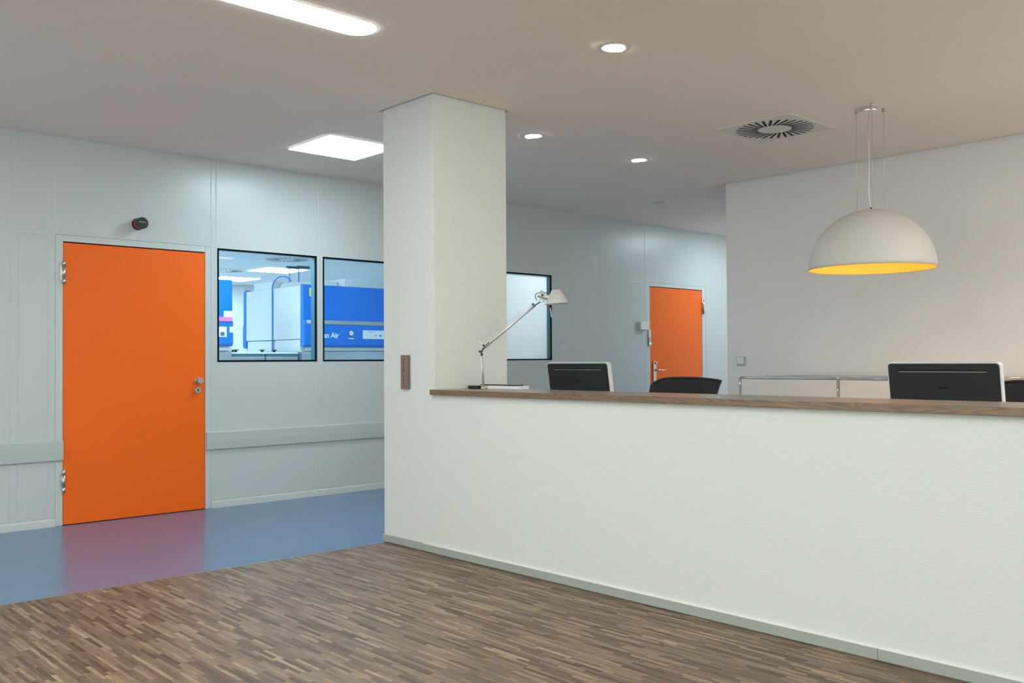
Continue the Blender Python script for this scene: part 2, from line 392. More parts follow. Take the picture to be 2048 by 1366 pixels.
def door(idx, d, outer, label):
    x0, x1, zt = d; ox0, ox1, oz = outer
    r = sroot('door_%d' % idx, ((x0+x1)/2, YW+.03, 0), label)
    f = MB()
    f.box(ox0+.001, x0-.003, YW+.0005, YW+.09, 0, oz-.001); f.box(x1+.003, ox1-.001, YW+.0005, YW+.09, 0, oz-.001); f.box(x0-.003, x1+.003, YW+.0005, YW+.09, zt+.009, oz-.001)
    f.build('door_frame', M['frame_grey'], r, bevel=.0025)
    MB().box(x0-.003, x1+.003, YW+.045, YW+.085, .0, zt+.009).build('door_rebate', M['black_seal'], r)
    MB().box(x0, x1, YW+.002, YW+.044, -.0004, .0025).build('dark_gap_strip', M['black_seal'], r)  # black strip paints the shade of the gap under the leaf
    MB().box(x0, x1, YW+.004, YW+.044, .004, zt).build('door_leaf', M['orange'], r, bevel=.002)
    return r
d1 = door(1, D1, (2.174,3.378,2.155), 'tall orange door beside the laboratory windows')
def hinge(r, x, z0, z1, side):
    h = MB(); dz = z1-z0
    h.cyl((x,YW-.012,z0),(x,YW-.012,z0+dz*.23),.0115,n=20).cyl((x,YW-.012,z0+dz*.24),(x,YW-.012,z0+dz*.76),.0115,n=20).cyl((x,YW-.012,z0+dz*.77),(x,YW-.012,z1),.0115,n=20)
    h.box(x-side*.002, x-side*.022, YW-.004, YW+.001, z0+dz*.2, z0+dz*.8); h.box(x, x+side*.010, YW-.006, YW+.004, z0, z1)
    h.build('hinge', M['steel'], r)
hinge(d1, 2.231, 1.790, 1.960, 1); hinge(d1, 2.231, .243, .413, 1)
k = MB(); k.cyl((3.263,YW+.004,1.052),(3.263,YW-.010,1.052),.029,n=32).cyl((3.263,YW-.010,1.052),(3.263,YW-.045,1.052),.014,n=24).cyl((3.263,YW-.045,1.052),(3.263,YW-.066,1.052),.026,.024,n=32)
k.build('door_knob', M['steel'], d1, bevel=.002)
k = MB(); k.cyl((3.263,YW+.004,.976),(3.263,YW-.012,.976),.0285,.027,n=32); ke = k.build('lock_rosette', M['steel'], d1, bevel=.0015)
k = MB(); k.box(3.260,3.266,YW-.0135,YW-.0118,.962,.978).cyl((3.263,YW-.0118,.979),(3.263,YW-.0135,.979),.006,n=16); k.build('keyhole', M['black'], ke)

d2 = door(2, D2, (8.980,10.235,2.160), 'far orange door at the end of the corridor wall')
h = MB(); x = 10.175
h.cyl((x,YW-.014,1.800),(x,YW-.014,1.985),.012,n=16).box(x-.022,x-.008,YW-.010,YW+.002,1.795,1.99).box(x+.002,x+.022,YW-.006,YW+.001,1.82,1.96); h.build('hinge', M['steel'], d2)
h = MB(); h.cyl((x,YW-.014,.25),(x,YW-.014,.43),.012,n=16).box(x-.022,x-.008,YW-.010,YW+.002,.25,.43); h.build('hinge', M['steel'], d2)
h = MB(); h.box(9.128,9.180,YW-.014,YW+.004,.91,1.186); hp = h.build('handle_plate', M['steel'], d2, bevel=.004)
MB().cyl((9.156,YW-.014,1.162),(9.156,YW-.040,1.162),.014,n=20).build('lock_cylinder', M['steel'], hp)
MB().tube([(9.156,YW-.012,1.072),(9.156,YW-.055,1.072),(9.170,YW-.062,1.072),(9.300,YW-.062,1.072)],.010,12).build('lever', M['steel'], hp)

for i, (a, b) in enumerate(WIN):
    r = sroot('window_%d' % (i+1), ((a+b)/2, YW+.04, WZ0), ('left laboratory window with blue equipment behind', 'laboratory window half hidden by the pillar', 'laboratory window with white film behind the desk lamp')[i])
    t = .015; f = MB()
    for q in ((a,b,WZ0,WZ0+t),(a,b,WZ1-t,WZ1),(a,a+t,WZ0+t,WZ1-t),(b-t,b,WZ0+t,WZ1-t)): f.box(q[0],q[1],YW-.0015,YW+.012,q[2],q[3])
    f.build('window_seal', M['black_seal'], r)
    f = MB(); t2 = .010
    for q in ((a+.001,b-.001,WZ0+.001,WZ0+t2),(a+.001,b-.001,WZ1-t2,WZ1-.001),(a+.001,a+t2,WZ0+t2,WZ1-t2),(b-t2,b-.001,WZ0+t2,WZ1-t2)): f.box(q[0],q[1],YW+.012,YW+.085,q[2],q[3])
    f.build('window_reveal', M['teal'], r)
    if i < 2: MB().box(a+t2,b-t2,YW+.014,YW+.018,WZ0+t2,WZ1-t2).build('window_pane', M['glass'], r)
    else: MB().box(a+t2,b-t2,YW+.066,YW+.070,WZ0+t2,WZ1-t2).build('window_pane', M['frosted'], r)

def rail(x0, x1, n):
    o = MB().prism([(0,.484),(.012,.480),(.020,.486),(.022,.55),(.020,.622),(.012,.630),(0,.630)], (x0,YW,0), (0,-1,0), (0,0,1), (x1-x0,0,0))
    struct(o.build('trim_%d' % n, M['rail']), 'wall bumper rail')
rail(XL, 2.226, 2); rail(3.333, 8.95, 3); rail(10.24, XE, 4)
def cove(x0, x1):
    o = MB().prism([(0,.0),(.014,0),(.012,.048),(.008,.058),(0,.060)], (x0,YW,0), (0,-1,0), (0,0,1), (x1-x0,0,0))
    o.prism([(0,.068),(.0035,.068),(.0035,.0715),(0,.0715)], (x0,YW,0), (0,-1,0), (0,0,1), (x1-x0,0,0))
    struct(o.build('baseboard_back', M['frame_grey']))
cove(XL, 2.172); cove(3.380, 8.978); cove(10.237, XE)
# skirting of pillar and right wall
mb = MB(); mb.box(X0-.0115, X0, 4.7345, YC1+.004, .006, .0515)
struct(mb.build('baseboard_column', M['base_alu'], bevel=.001), 'aluminium skirting at the pillar foot')
struct(MB().box(XR-.009, XR, YB, YR+.004, .006, .0505).build('baseboard_right', M['base_alu'], bevel=.001))

# ------------------------------------------------------------------ reception counter
rc = thing('reception_counter', 'long white reception counter with a dark walnut worktop running from the pillar', 'counter', (X0+.15, 2.0, 0))
YE = -.9
MB().box(X0-.0035, X0+.10, YE, YC0-.004+.0, .0, .989).build('front_panel', M['plaster'], rc, bevel=.0015)
mb = MB(); mb.prism([(-.028,YE-.03),(.411,YE-.03),(.411,YC0-.006),(-.006,YC0-.006),(-.006,YC0+.012),(-.028,YC0+.012)], (X0,0,.990), (1,0,0), (0,1,0), (0,0,.0325))
mb.build('worktop', M['walnut'], rc, bevel=.0015)
for a, b in ((YE,1.7565),(1.7585,4.7325)):
    sk = MB().box(X0-.0135, X0-.0036, a, b, .006, .0495).build('skirting', M['base_alu'], rc, bevel=.001)
    MB().box(X0-.0145, X0-.0036, a, b, .0496, .052).build('ledge_glint', M['white'], sk)  # added white strip stands in for light caught on the skirting ledge
for y in (YE+.05, 1.2, 2.9, 4.4):
    MB().prism([(0,.70),(.25,.70),(.28,.95),(.28,.989),(0,.989)], (X0+.10,y,0), (1,0,0), (0,0,1), (0,.03,0)).build('bracket', M['white'], rc)
# reception desk behind the counter
rd = thing('reception_desk', 'low desk behind the reception counter carrying the two computers', 'desk', (4.65, 2.0, 0))
MB().box(4.22, 5.13, -.6, 4.72, .715, .74).build('desktop', M['desk_white'], rd, bevel=.002)
for x in (4.26, 5.05):
    for y in (-.5, 1.9, 4.62): MB().box(x, x+.045, y, y+.045, 0, .715).build('leg', M['steel'], rd, bevel=.002)

# ------------------------------------------------------------------ sign on pillar
sg = thing('door_sign', 'narrow brown vertical sign plate with dark letters on the pillar', 'sign', (X0, 4.912, 1.13))
MB().box(X0-.006, X0, 4.864, 4.952, 1.022, 1.238).build('back_plate', M['alu'], sg, bevel=.001)
MB().box(X0-.017, X0-.006, 4.878, 4.954, 1.020, 1.240).build('face_plate', M['brown'], sg, bevel=.0012)
for ch, z in zip('CPIR', (1.211, 1.189, 1.167, 1.144)):
    text_mesh(ch, .019, .0006, (X0-.0176, 4.921, z-.007+.0), (0,-1,0), (0,0,1), 'letter', M['dark_brown'], sg, 'CENTER')
for ch, z in zip('3001', (1.104, 1.082, 1.060, 1.038)):
    text_mesh(ch, .019, .0006, (X0-.0176, 4.921, z-.007), (0,-1,0), (0,0,1), 'letter', M['dark_brown'], sg, 'CENTER')

# ------------------------------------------------------------------ siren
al = thing('alarm_siren', 'round black and red alarm siren on the wall above the orange door', 'siren', (2.792, YW, 2.285))
c = (2.776, 2.284)
MB().cyl((c[0],YW,c[1]),(c[0],YW-.012,c[1]),.046,n=40).build('mounting_ring', M['black'], al, bevel=.002)
MB().cyl((c[0],YW-.012,c[1]),(c[0],YW-.072,c[1]),.041,.043,n=40).build('red_body', M['red'], al)
MB().cyl((c[0],YW-.072,c[1]),(c[0],YW-.105,c[1]),.045,n=40).build('cap', M['black'], al, bevel=.004)
mk = MB()
for i in range(7): mk.box(c[0]-.026+i*.0075, c[0]-.026+i*.0075+.005, YW-.1058, YW-.105, c[1]+.004, c[1]+.004+(.007 if i in (0,) else .005))
mk.build('printed_mark', M['pale'], al)

# ------------------------------------------------------------------ small wall devices
bx = thing('wall_control_box', 'small grey control box on the corridor wall left of the far orange door', 'control box', (8.91, YW, 1.61))
MB().box(8.830,8.975,YW-.045,YW,1.565,1.665).build('housing', M['frame_grey'], bx, bevel=.004)
MB().box(8.842,8.990,YW-.052,YW-.045,1.572,1.667).build('front_cover', M['white'], bx, bevel=.003)
ac = thing('access_reader', 'small access reader with a green light beside the far orange door', 'access reader', (9.055, YW, 1.47))
MB().box(9.032,9.073,YW-.020,YW,1.470,1.570).build('reader_plate', M['steel'], ac, bevel=.003)
MB().box(9.034,9.072,YW-.022,YW,1.375,1.463).build('indicator_housing', M['alu'], ac, bevel=.003)
MB().sphere((9.053,YW-.022,1.402),.013,10).build('green_light', M['green'], ac)
sw = thing('light_switch', 'square white light switch on the white wall near its corner', 'light switch', (XR, 5.00, 1.185))
MB().box(XR-.018,XR,4.958,5.048,1.145,1.225).build('switch_frame', M['switch'], sw, bevel=.002)
MB().box(XR-.024,XR-.018,4.972,5.040,1.155,1.219).build('rocker', M['white'], sw, bevel=.002)

# ------------------------------------------------------------------ luminaires
def stadium(mb, x0, x1, yc, r, z0, z1, n=24):
    pts = [(x1-r+r*math.cos(t), yc+r*math.sin(t)) for t in [(-PI/2+PI*i/n) for i in range(n+1)]] + [(x0+r+r*math.cos(t), yc+r*math.sin(t)) for t in [(PI/2+PI*i/n) for i in range(n+1)]]
    return mb.prism(pts, (0,0,z0), (1,0,0), (0,1,0), (0,0,z1-z0))
def long_light(x0, x1, yc, label, m='tube'):
    r = thing('long_ceiling_light', label, 'ceiling light', ((x0+x1)/2, yc, ZC))
    stadium(MB(), x0-.006, x1+.006, yc, .107, ZC-.002, ZC).build('trim_ring', M['white'], r)
    stadium(MB(), x0, x1, yc, .101, ZC-.006, ZC-.002).build('diffuser', M[m], r); return r
long_light(-.3, 2.681, 3.95, 'long round-ended ceiling light cut by the top edge of the picture')
ll = long_light(-.9, 2.2, 1.55, 'added unseen long ceiling light behind the camera, nearer to the reception counter'); long_light(-.9, 2.2, -1.4, 'added unseen long ceiling light furthest behind the camera'); long_light(4.6, 6.9, .6, 'added long ceiling light over the staff side of the reception, outside the picture', 'tube2'); long_light(4.6, 6.9, -1.4, 'added long ceiling light over the far end of the reception, outside the picture', 'tube2')  # unseen luminaires added to light the lobby and the staff side
def square_light(x, y, z, m, label, size=.615, grp=None):
    r = thing('square_ceiling_light', label, 'ceiling light', (x, y, z), 0, grp); h = size/2
    MB().box(x-h,x+h,y-h,y+h,z-.004,z).build('frame', M['white'], r); MB().box(x-h+.004,x+h-.004,y-h+.004,y+h-.004,z-.008,z-.004).build('diffuser', m, r); return r
square_light(3.965, 6.255, ZC, M['sq'], 'bright square ceiling light over the corridor left of the pillar')
square_light(-2.0, 6.255, ZC, M['sq'], 'added square ceiling light at the left end of the corridor, outside the picture')  # unseen, added to light the left part of the corridor
square_light(10.2, 6.255, ZC, M['sqr'], 'square ceiling light in the corridor hidden behind the white wall')
def downlight(x, y, ang, label):
    r = thing('downlight', label, 'downlight', (x, y, ZC), ang, 'small recessed downlights')
    MB().lathe([(.058,-.001),(.072,-.001),(.072,-.005),(.058,-.004)], n=40, closed=True).build('trim_ring', M['white'], r, local=True)
    MB().cyl((0,0,-.001),(0,0,-.0025),.058,n=40).build('reflector', M['white'], r, local=True)
    for s in (-1,1): stadium(MB(), -.058+(s+1)*.029, .0+(s+1)*.029, s*.004, .026, -.010, -.0025).build('lamp', M['down'], r, local=True)
    return r
downlight(3.780, 3.288, math.radians(-21), 'small bright downlight nearest the camera, above the reception counter')
downlight(4.820, 4.990, math.radians(-74), 'small bright downlight just right of the pillar')
downlight(6.070, 5.010, math.radians(-78), 'small bright downlight between the pillar and the white wall')

sm = thing('ceiling_speaker', 'flat round grey ceiling disc near the corridor wall', 'ceiling speaker', (7.868, 6.235, ZC))
MB().lathe([(.085,0),(.085,-.004),(.100,-.006),(.103,0)], (7.868,6.235,ZC), n=40, closed=True).build('rim', M['white'], sm)
MB().cyl((7.868,6.235,ZC),(7.868,6.235,ZC-.003),.085,n=40).build('grille', M['rail'], sm)

vt = thing('ceiling_vent', 'square white ceiling vent with a swirl of black slots', 'air vent', (5.985, 3.67, ZC))
MB().box(5.68,6.29,3.365,3.975,ZC-.008,ZC).build('vent_plate', M['vent'], vt, bevel=.002)
mb = MB(); nS = 30
for i in range(nS):
    a = 2*PI*i/nS; d = Vector((math.cos(a), math.sin(a), 0)); t = Vector((-d.y, d.x, 0))
    off = -.045
    p0 = Vector((5.985,3.67,ZC-.0088)) + d*.112 + t*off; p1 = p0 + d*.158
    hw = .0095
    q = [p0-t*hw, p1-t*hw, p1+t*hw, p0+t*hw]
    mb.hexa([tuple(v) for v in q]+[tuple(v+Vector((0,0,.0012))) for v in q])
mb.build('slot_ring', M['grille'], vt)

# pendant
PX, PY, RZ, RR = 5.972, 2.944, 1.797, .402
pl = thing('dome_pendant_lamp', 'large white dome pendant lamp with a glowing yellow inside', 'pendant lamp', (PX, PY, ZC))
n = 28
outer = [(RR*math.sin(PI/2*i/n) if i else 0, RR*.985*math.cos(PI/2*i/n)) for i in range(n+1)]
inner = [((RR-.004)*math.sin(PI/2*i/n) if i else 0, (RR-.004)*.985*math.cos(PI/2*i/n)) for i in range(n+1)]
MB().lathe(outer+[(RR-.002,-.0005)], (PX,PY,RZ), n=96).build('lamp_shade', M['shade'], pl)
MB().lathe(inner, (PX,PY,RZ), n=96).build('shade_lining', M['gold'], pl)
MB().lathe([(RR-.004,.0),(RR-.002,-.002),(RR,-.0)], (PX,PY,RZ), n=96).build('shade_rim', M['gold'], pl)
MB().cyl((PX,PY,RZ+.39),(PX,PY,RZ+.25),.025,n=24).build('socket', M['white'], pl)
MB().sphere((PX,PY,RZ+.19),.065,14).build('bulb', M['bulb'], pl)
MB().cyl((PX+.003,PY+.002,ZC),(PX+.003,PY+.002,ZC-.028),.056,n=48).build('canopy', M['chrome'], pl, bevel=.002)
for ax, ay in ((5.986,3.044),(6.078,2.896),(5.898,2.891)):
    an = MB().cyl((ax-.005,ay,ZC),(ax-.005,ay,ZC-.014),.010,n=16).cyl((ax-.005,ay,ZC-.014),(ax-.005,ay,ZC-.036),.010,.004,n=16).build('wire_anchor', M['steel'], pl)
    dr = math.sqrt(max(0,RR**2-((ax-.005-PX)**2+(ay-PY)**2)))*.985
    MB().cyl((ax-.005,ay,ZC-.036),(ax-.005,ay,RZ+dr-.001),.0011,n=6).build('wire', M['steel'], an)
right = Vector((.736,-.677,0))
cab = []
for i in range(31):
    t = i/30; z = ZC-.028-t*(ZC-.028-RZ-RR*.985-.006)
    o = -.013*math.sin(PI*min(1,t*1.0))*1.0 - .006*math.sin(3*PI*t)
    cab.append(Vector((PX,PY,z))+right*(o))
MB().tube(cab, .0024, 8).build('cable', M['steel'], pl)
MB().cyl((PX,PY,RZ+RR*.985-.001),(PX,PY,RZ+RR*.985+.018),.006,.004,n=16).build('cable_grip', M['black'], pl)

pl['group'] = 'dome pendants over the reception desk'
dup(pl, (PX, 1.2, ZC), 0, 'added second white dome pendant lamp, unseen outside the right edge of the picture')  # unseen pendant added for warm light over the staff side

# ------------------------------------------------------------------ desk lamp
ZT = 1.0225; LB = Vector((3.870, 4.478, ZT)); u = Vector((.725,-.689,0)); nn = Vector((.689,.725,0)); sc = .00315
def L(px, py, wv=0): return LB + u*((px-963.6)*sc) + Vector((0,0,(778-py)*sc)) + nn*wv
dl = thing('desk_lamp', 'silver jointed desk lamp with a cone shade standing on the counter beside the pillar', 'desk lamp', tuple(LB))
MB().cyl(LB, LB+Vector((0,0,.012)), .017,.013,n=24).build('foot', M['lamp_alu'], dl)
MB().tube([LB+Vector((0,0,.01)), L(961.5,735), L(960.2,708)], .0065, 12).build('pole', M['lamp_alu'], dl)
MB().tube([L(965.4,776,-.008), L(963.3,735,-.008), L(962.2,706,-.008), L(963.4,701,-.008), L(966,698,-.006), L(970,694,-.004)], .0022, 8).build('power_cable', M['alu'], dl)
j = MB().cyl(L(961,709,.011), L(961,709,-.011), .0085, n=16); j.tube([L(960.8,707), L(961.5,702), L(964.5,697.5), L(969,694)], .0065, 10); j.build('lower_joint', M['black'], dl)
MB().cyl(L(957,703.2,-.014), L(957,703.2,.012), .0075, n=20).build('clamp_knob', M['black'], dl)
MB().cyl(L(965,691,-.014), L(965,691,.012), .0075, n=20).build('clamp_knob', M['black'], dl)
MB().tube([L(965,691), L(955.4,681.5)], .0045, 10).build('spring_lever', M['white'], dl)
MB().tube([L(969,691.5), L(976,684.5)], .0035, 8).build('spring_hook', M['black'], dl)
MB().cyl(L(969,693.5), L(1067,611.5), .0062, n=14).build('upper_arm', M['lamp_alu'], dl)
MB().cyl(L(969,695.2,-.004), L(1069,612.5,-.004), .0019, n=8).build('arm_cable', M['dark_brown'], dl)
MB().cyl(L(958.5,679.8), L(1064,609), .0008, n=6).build('tension_wire', M['steel'], dl)
MB().cyl(L(1064.5,608.5,-.012), L(1064.5,608.5,.012), .007, n=18).build('clamp_knob', M['black'], dl)
MB().tube([L(1067,611.5), L(1072.5,606.5), L(1077,602), L(1081.5,596.5)], .0035, 8).build('fork', M['lamp_alu'], dl)
MB().tube([L(1067,612.5,-.01), L(1073,608,-.01), L(1080,604,-.01)], .003, 8).build('fork_spring', M['black'], dl)
hd = MB(); hd.cyl(L(1074,588.5), L(1089,593), .0175,.0205, n=28).cyl(L(1089,593), L(1099,596), .0165,.0150, n=28); hd.build('lamp_head', M['lamp_alu'], dl, bevel=.002)
MB().prism([(-.012,-.012),(.010,-.012),(.016,.018),(-.008,.018)], L(1086,601), u, (0,0,1), nn*.012).build('head_bracket', M['alu'], dl, bevel=.001)
MB().cyl(L(1083.5,590.7,-.020), L(1083.5,590.7,-.034), .0070, n=20).build('pivot_screw', M['black'], dl)
MB().tube([L(1074.5,585.5,-.005), L(1070.3,588,-.005), L(1069.2,592,-.005), L(1070.5,597,-.005), L(1073,600,-.005)], .0026, 8).build('head_cable', M['black'], dl)
MB().tube([L(1079,583.5), L(1083,582), L(1089,585), L(1095,586)], .0022, 8).build('head_cable', M['black'], dl)
ax = (L(1110.8,580)-L(1113,607.5)); hgt = ax.length; bc = L(1113,607.5)
prof = [(.0760,0),(.0285,hgt),(.0240,hgt+.0015),(0,hgt+.0015),(0,hgt-.001),(.0225,hgt-.001),(.0270,hgt-.003),(.0742,0)]
MB().lathe(prof, tuple(bc), n=56, axis=ax, closed=False).build('lamp_shade', M['lamp_shade'], dl)
MB().lathe([(.0742,.0004),(.0760,.0004),(.0764,-.0012),(.0742,-.0012)], tuple(bc), n=56, axis=ax, closed=True).build('shade_rim', M['alu'], dl)
MB().sphere(tuple(bc+ax.normalized()*.04), .020, 10).build('bulb', M['white'], dl)
MB().tube([L(1098.5,612.5), L(1099.3,616)], .005, 10).build('handle_socket', M['black'], dl)
MB().tube([L(1099.3,615), L(1101.7,635)], .0028, 8).build('handle_rod', M['lilac'], dl)

# papers and notebook by the lamp
o = MB().box(3.900,3.990,4.185,4.530,ZT,ZT+.020).build('paper_stack', M['paper'], bevel=.001); tag(o, 'white stack of papers under the thin black notebook on the counter', 'papers')
o = MB().box(3.905,3.985,4.225,4.545,ZT+.0202,ZT+.0270).build('notebook', M['black_gloss'], bevel=.0015); tag(o, 'thin black notebook lying on the papers by the desk lamp', 'notebook')
ts = MB().box(3.835,3.875,4.500,4.592,ZT,ZT+.021).build('stapler_box', M['black_gloss'], bevel=.006, seg=4); tag(ts, 'small black rounded case on the counter, left of the desk lamp pole', 'case')

# ------------------------------------------------------------------ computers
def rrect(w_, h_, r, n=8):
    pts = []
    for cx_0, cz_0, a0 in ((w_/2-r, h_-r, 0), (-w_/2+r, h_-r, PI/2), (-w_/2+r, r, PI), (w_/2-r, r, 1.5*PI)):
        for i in range(n+1): a = a0+PI/2*i/n; pts.append((cx_0+r*math.cos(a), cz_0+r*math.sin(a)))
    return pts
def computer(x, y, zt, wd, tilt, rz, label):
    # local frame: -X is the black back facing the counter
    r = thing('desktop_computer', label, 'computer', (x, y, .74), rz, 'all-in-one computers on the reception desk')
    ht = .43; ct, st_ = math.cos(tilt), math.sin(tilt)
    zb = zt-.74-ht*ct
    O = Vector((ht*st_*0.5, 0, zb)); Z = Vector((-st_,0,ct)); Yv = Vector((0,1,0)); Xv = Vector((ct,0,st_))
    MB().prism(rrect(wd, ht, .022), O, Yv, Z, Xv*.034).build('case', M['case'], r, local=True, bevel=.0025)
    b = MB(); b.prism(rrect(wd-.012, ht-.012, .018), O-Xv*.001+Z*.006, Yv, Z, Xv*.002)
    inner = rrect(wd-.05, ht-.05, .03)
    b.prism(inner, O-Xv*.004+Z*.025, Yv, Z, Xv*.004); bk = b.build('back_shell', M['black'], r, local=True, bevel=.0018)
    s = MB(); s.prism([(-wd*.385,ht-.046),(wd*.385,ht-.046),(wd*.385,ht-.037),(-wd*.385,ht-.037)], O-Xv*.0050, Yv, Z, Xv*.001); s.build('vent_slot', M['grille'], bk, local=True)
    s = MB(); s.prism([(-wd*.385,ht-.0500),(wd*.385,ht-.0500),(wd*.385,ht-.046),(-wd*.385,ht-.046)], O-Xv*.0062, Yv, Z, Xv*.0022); s.build('slot_lip', M['alu'], bk, local=True)
    s = MB(); s.prism(rrect(.050,.010,.004,4), O-Xv*.0052+Z*(ht-.135), Yv, Z, Xv*.0012); s.build('emblem', M['black_gloss'], bk, local=True)
    MB().prism(rrect(wd-.04, ht-.09, .004), O+Xv*.0342+Z*.075, Yv, Z, Xv*.001).build('screen', M['screen'], r, local=True)
    MB().prism([(-.09,0),(.09,0),(.09,.006),(-.09,.006)], (0,0,0), (0,1,0), (0,0,1), (.18,0,0)).build('stand_foot', M['alu'], r, local=True, bevel=.002)
    MB().hexa([(.035,-.09,.004),(.041,-.09,.004),(.041,.09,.004),(.035,.09,.004),(.022,-.09,zb+.12),(.028,-.09,zb+.12),(.028,.09,zb+.12),(.022,.09,zb+.12)]).build('stand_arm', M['alu'], r, local=True)
    return r
computer(4.65, 4.376, 1.184, .57, math.radians(9), 0, 'left one of two black-backed computers, in front of the dark office chair')
computer(4.86, 2.018, 1.178, .57, math.radians(9), 0, 'right one of two black-backed computers, large and close beneath the pendant lamp')

# ------------------------------------------------------------------ chairs
def chair(x, y, rz, label):
    r = thing('office_chair', label, 'chair', (x, y, 0), rz, 'black mesh office chairs behind the counter')
    # local: sitter looks along -X, backrest at +X
    b = MB()
    for i in range(5):
        a = 2*PI*i/5; d = Vector((math.cos(a), math.sin(a), 0)); t = Vector((-d.y,d.x,0))
        q = [d*.03-t*.025, d*.31-t*.014, d*.31+t*.014, d*.03+t*.025]
        b.hexa([tuple(v+Vector((0,0,.075))) for v in q]+[tuple(v+Vector((0,0,.115 if k in (0,3) else .09))) for k, v in enumerate(q)])
    bs = b.build('base', M['black'], r, local=True, bevel=.004)
    for i in range(5):
        a = 2*PI*i/5; d = Vector((math.cos(a), math.sin(a), 0)); t = Vector((-d.y,d.x,0)); c0 = d*.30
        MB().cyl(c0+t*.006+Vector((0,0,.03)), c0+t*.028+Vector((0,0,.03)), .03, n=20).cyl(c0-t*.006+Vector((0,0,.03)), c0-t*.028+Vector((0,0,.03)), .03, n=20).cyl(c0+Vector((0,0,.03)), c0+Vector((0,0,.08)), .008, n=10).build('caster', M['black'], bs, local=True)
    MB().cyl((0,0,.10),(0,0,.40),.025,n=20).cyl((0,0,.28),(0,0,.42),.018,n=20).build('gas_column', M['alu'], r, local=True)
    MB().prism(rrect(.50,.48,.09), (0,0,.42), (0,1,0), (1,0,0), (0,0,.07)).build('seat', M['fabric'], r, local=True, bevel=.02, seg=4).location = (-.26,0,0)
    # backrest surface
    nu, nv = 20, 16; zb0, zt0 = .56, 1.062
    def P(uu, vv, off=0):
        wd_ = .25 + .02*(1-vv)*(1 if uu > 0 else -1) + (.038*vv**4 if uu < 0 else 0)
        yv = uu*wd_; z = zb0+(zt0-zb0)*vv - (.05*uu**5 if uu > 0 else .012*uu*uu)*vv*vv - .010*abs(uu)**2*vv
        xx = .245 + .05*vv + .05*math.sin(PI*vv)*-.4 - .085*uu*uu*(1-.25*vv) + off + (.025*vv**4)*(abs(uu)**3)
        return Vector((xx, yv, z))
    mb = MB(); grid = {}
    for s_ in (0,1):
        for i in range(nu+1):
            for j_ in range(nv+1): grid[s_,i,j_] = mb.b.verts.new(P(-1+2*i/nu, j_/nv, .006*s_))
    for s_ in (0,1):
        for i in range(nu):
            for j_ in range(nv):
                f = mb.b.faces.new((grid[s_,i,j_],grid[s_,i+1,j_],grid[s_,i+1,j_+1],grid[s_,i,j_+1])); f.smooth = True
    for i in range(nu):
        for j_ in (0,nv): mb.b.faces.new((grid[0,i,j_],grid[0,i+1,j_],grid[1,i+1,j_],grid[1,i,j_]))
    for j_ in range(nv):
        for i in (0,nu): mb.b.faces.new((grid[0,i,j_],grid[0,i,j_+1],grid[1,i,j_+1],grid[1,i,j_]))
    bk = mb.build('backrest', M['fabric'], r, local=True)
    loop = [P(-1+2*i/nu,1,.003) for i in range(nu+1)]
    MB().tube([P(-1,j_/nv,.003) for j_ in range(nv)]+loop+[P(1,1-j_/nv,.003) for j_ in range(1,nv+1)], .008, 10).build('backrest_frame', M['black'], bk, local=True)
    MB().tube([(.0,0,.40),(.20,0,.40),(.30,0,.46),(.295,0,.62),(.290,0,.80)], .018, 12).build('back_support', M['black'], r, local=True)
    for s_ in (-1,1):
        am = MB().tube([(.0,s_*.24,.44),(.0,s_*.29,.46),(.0,s_*.29,.64)], .013, 10).build('armrest_post', M['black'], r, local=True)
        MB().box(-.13,.11,s_*.29-.035,s_*.29+.035,.64,.665).build('armrest_pad', M['black'], am, local=True, bevel=.008)
    return r
chair(5.55, 4.25, math.radians(25), 'black mesh office chair seen above the counter in front of the far orange door')
chair(5.62, 1.93, math.radians(4), 'black mesh office chair at the right edge, behind the larger computer')

# ------------------------------------------------------------------ sideboard
sb = thing('sideboard', 'low white sideboard framed by chrome tubes along the white wall', 'sideboard', (7.1, 2.7, 0))
SX = (6.70, 7.10, 7.50); SY = [4.46-.88*i for i in range(5)]; SZ = (.10,.412,.730,1.048)
tb = MB(); rt = .0095
for z in SZ:
    for x in SX: tb.cyl((x,SY[0],z),(x,SY[-1],z),rt,n=14)
    for y in SY: tb.cyl((SX[0],y,z),(SX[-1],y,z),rt,n=14)
for x in SX:
    for y in SY: tb.cyl((x,y,SZ[0]),(x,y,SZ[-1]),rt,n=14)
tb.build('tube_frame', M['chrome'], sb)
for z in SZ:
    for x in SX:
        for y in SY: MB().sphere((x,y,z),.0135,8).build('ball_joint', M['chrome'], sb)
for k in range(4):
    for q in range(3):
        ft = MB().box(SX[0]-.004, SX[0]+.004, SY[k+1]+.012, SY[k]-.012, SZ[q]+.012, SZ[q+1]-.012).build('front_panel', M['white'], sb, bevel=.001)
for k in range(4):
    MB().box(SX[0]+.012, SX[1]-.012, SY[k+1]+.012, SY[k]-.012, 1.041, 1.045).box(SX[1]+.012, SX[2]-.012, SY[k+1]+.012, SY[k]-.012, 1.041, 1.045).build('top_panel', M['white'], sb)
for y in (SY[0], SY[-1]):
    MB().box(SX[0]+.012, SX[2]-.012, y-.002, y+.002, SZ[0]+.012, SZ[3]-.012).build('side_panel', M['white'], sb)
for x in (SX[0],SX[2]):
    for y in SY: MB().cyl((x,y,0),(x,y,.09),.014,n=16).build('foot', M['chrome'], sb)

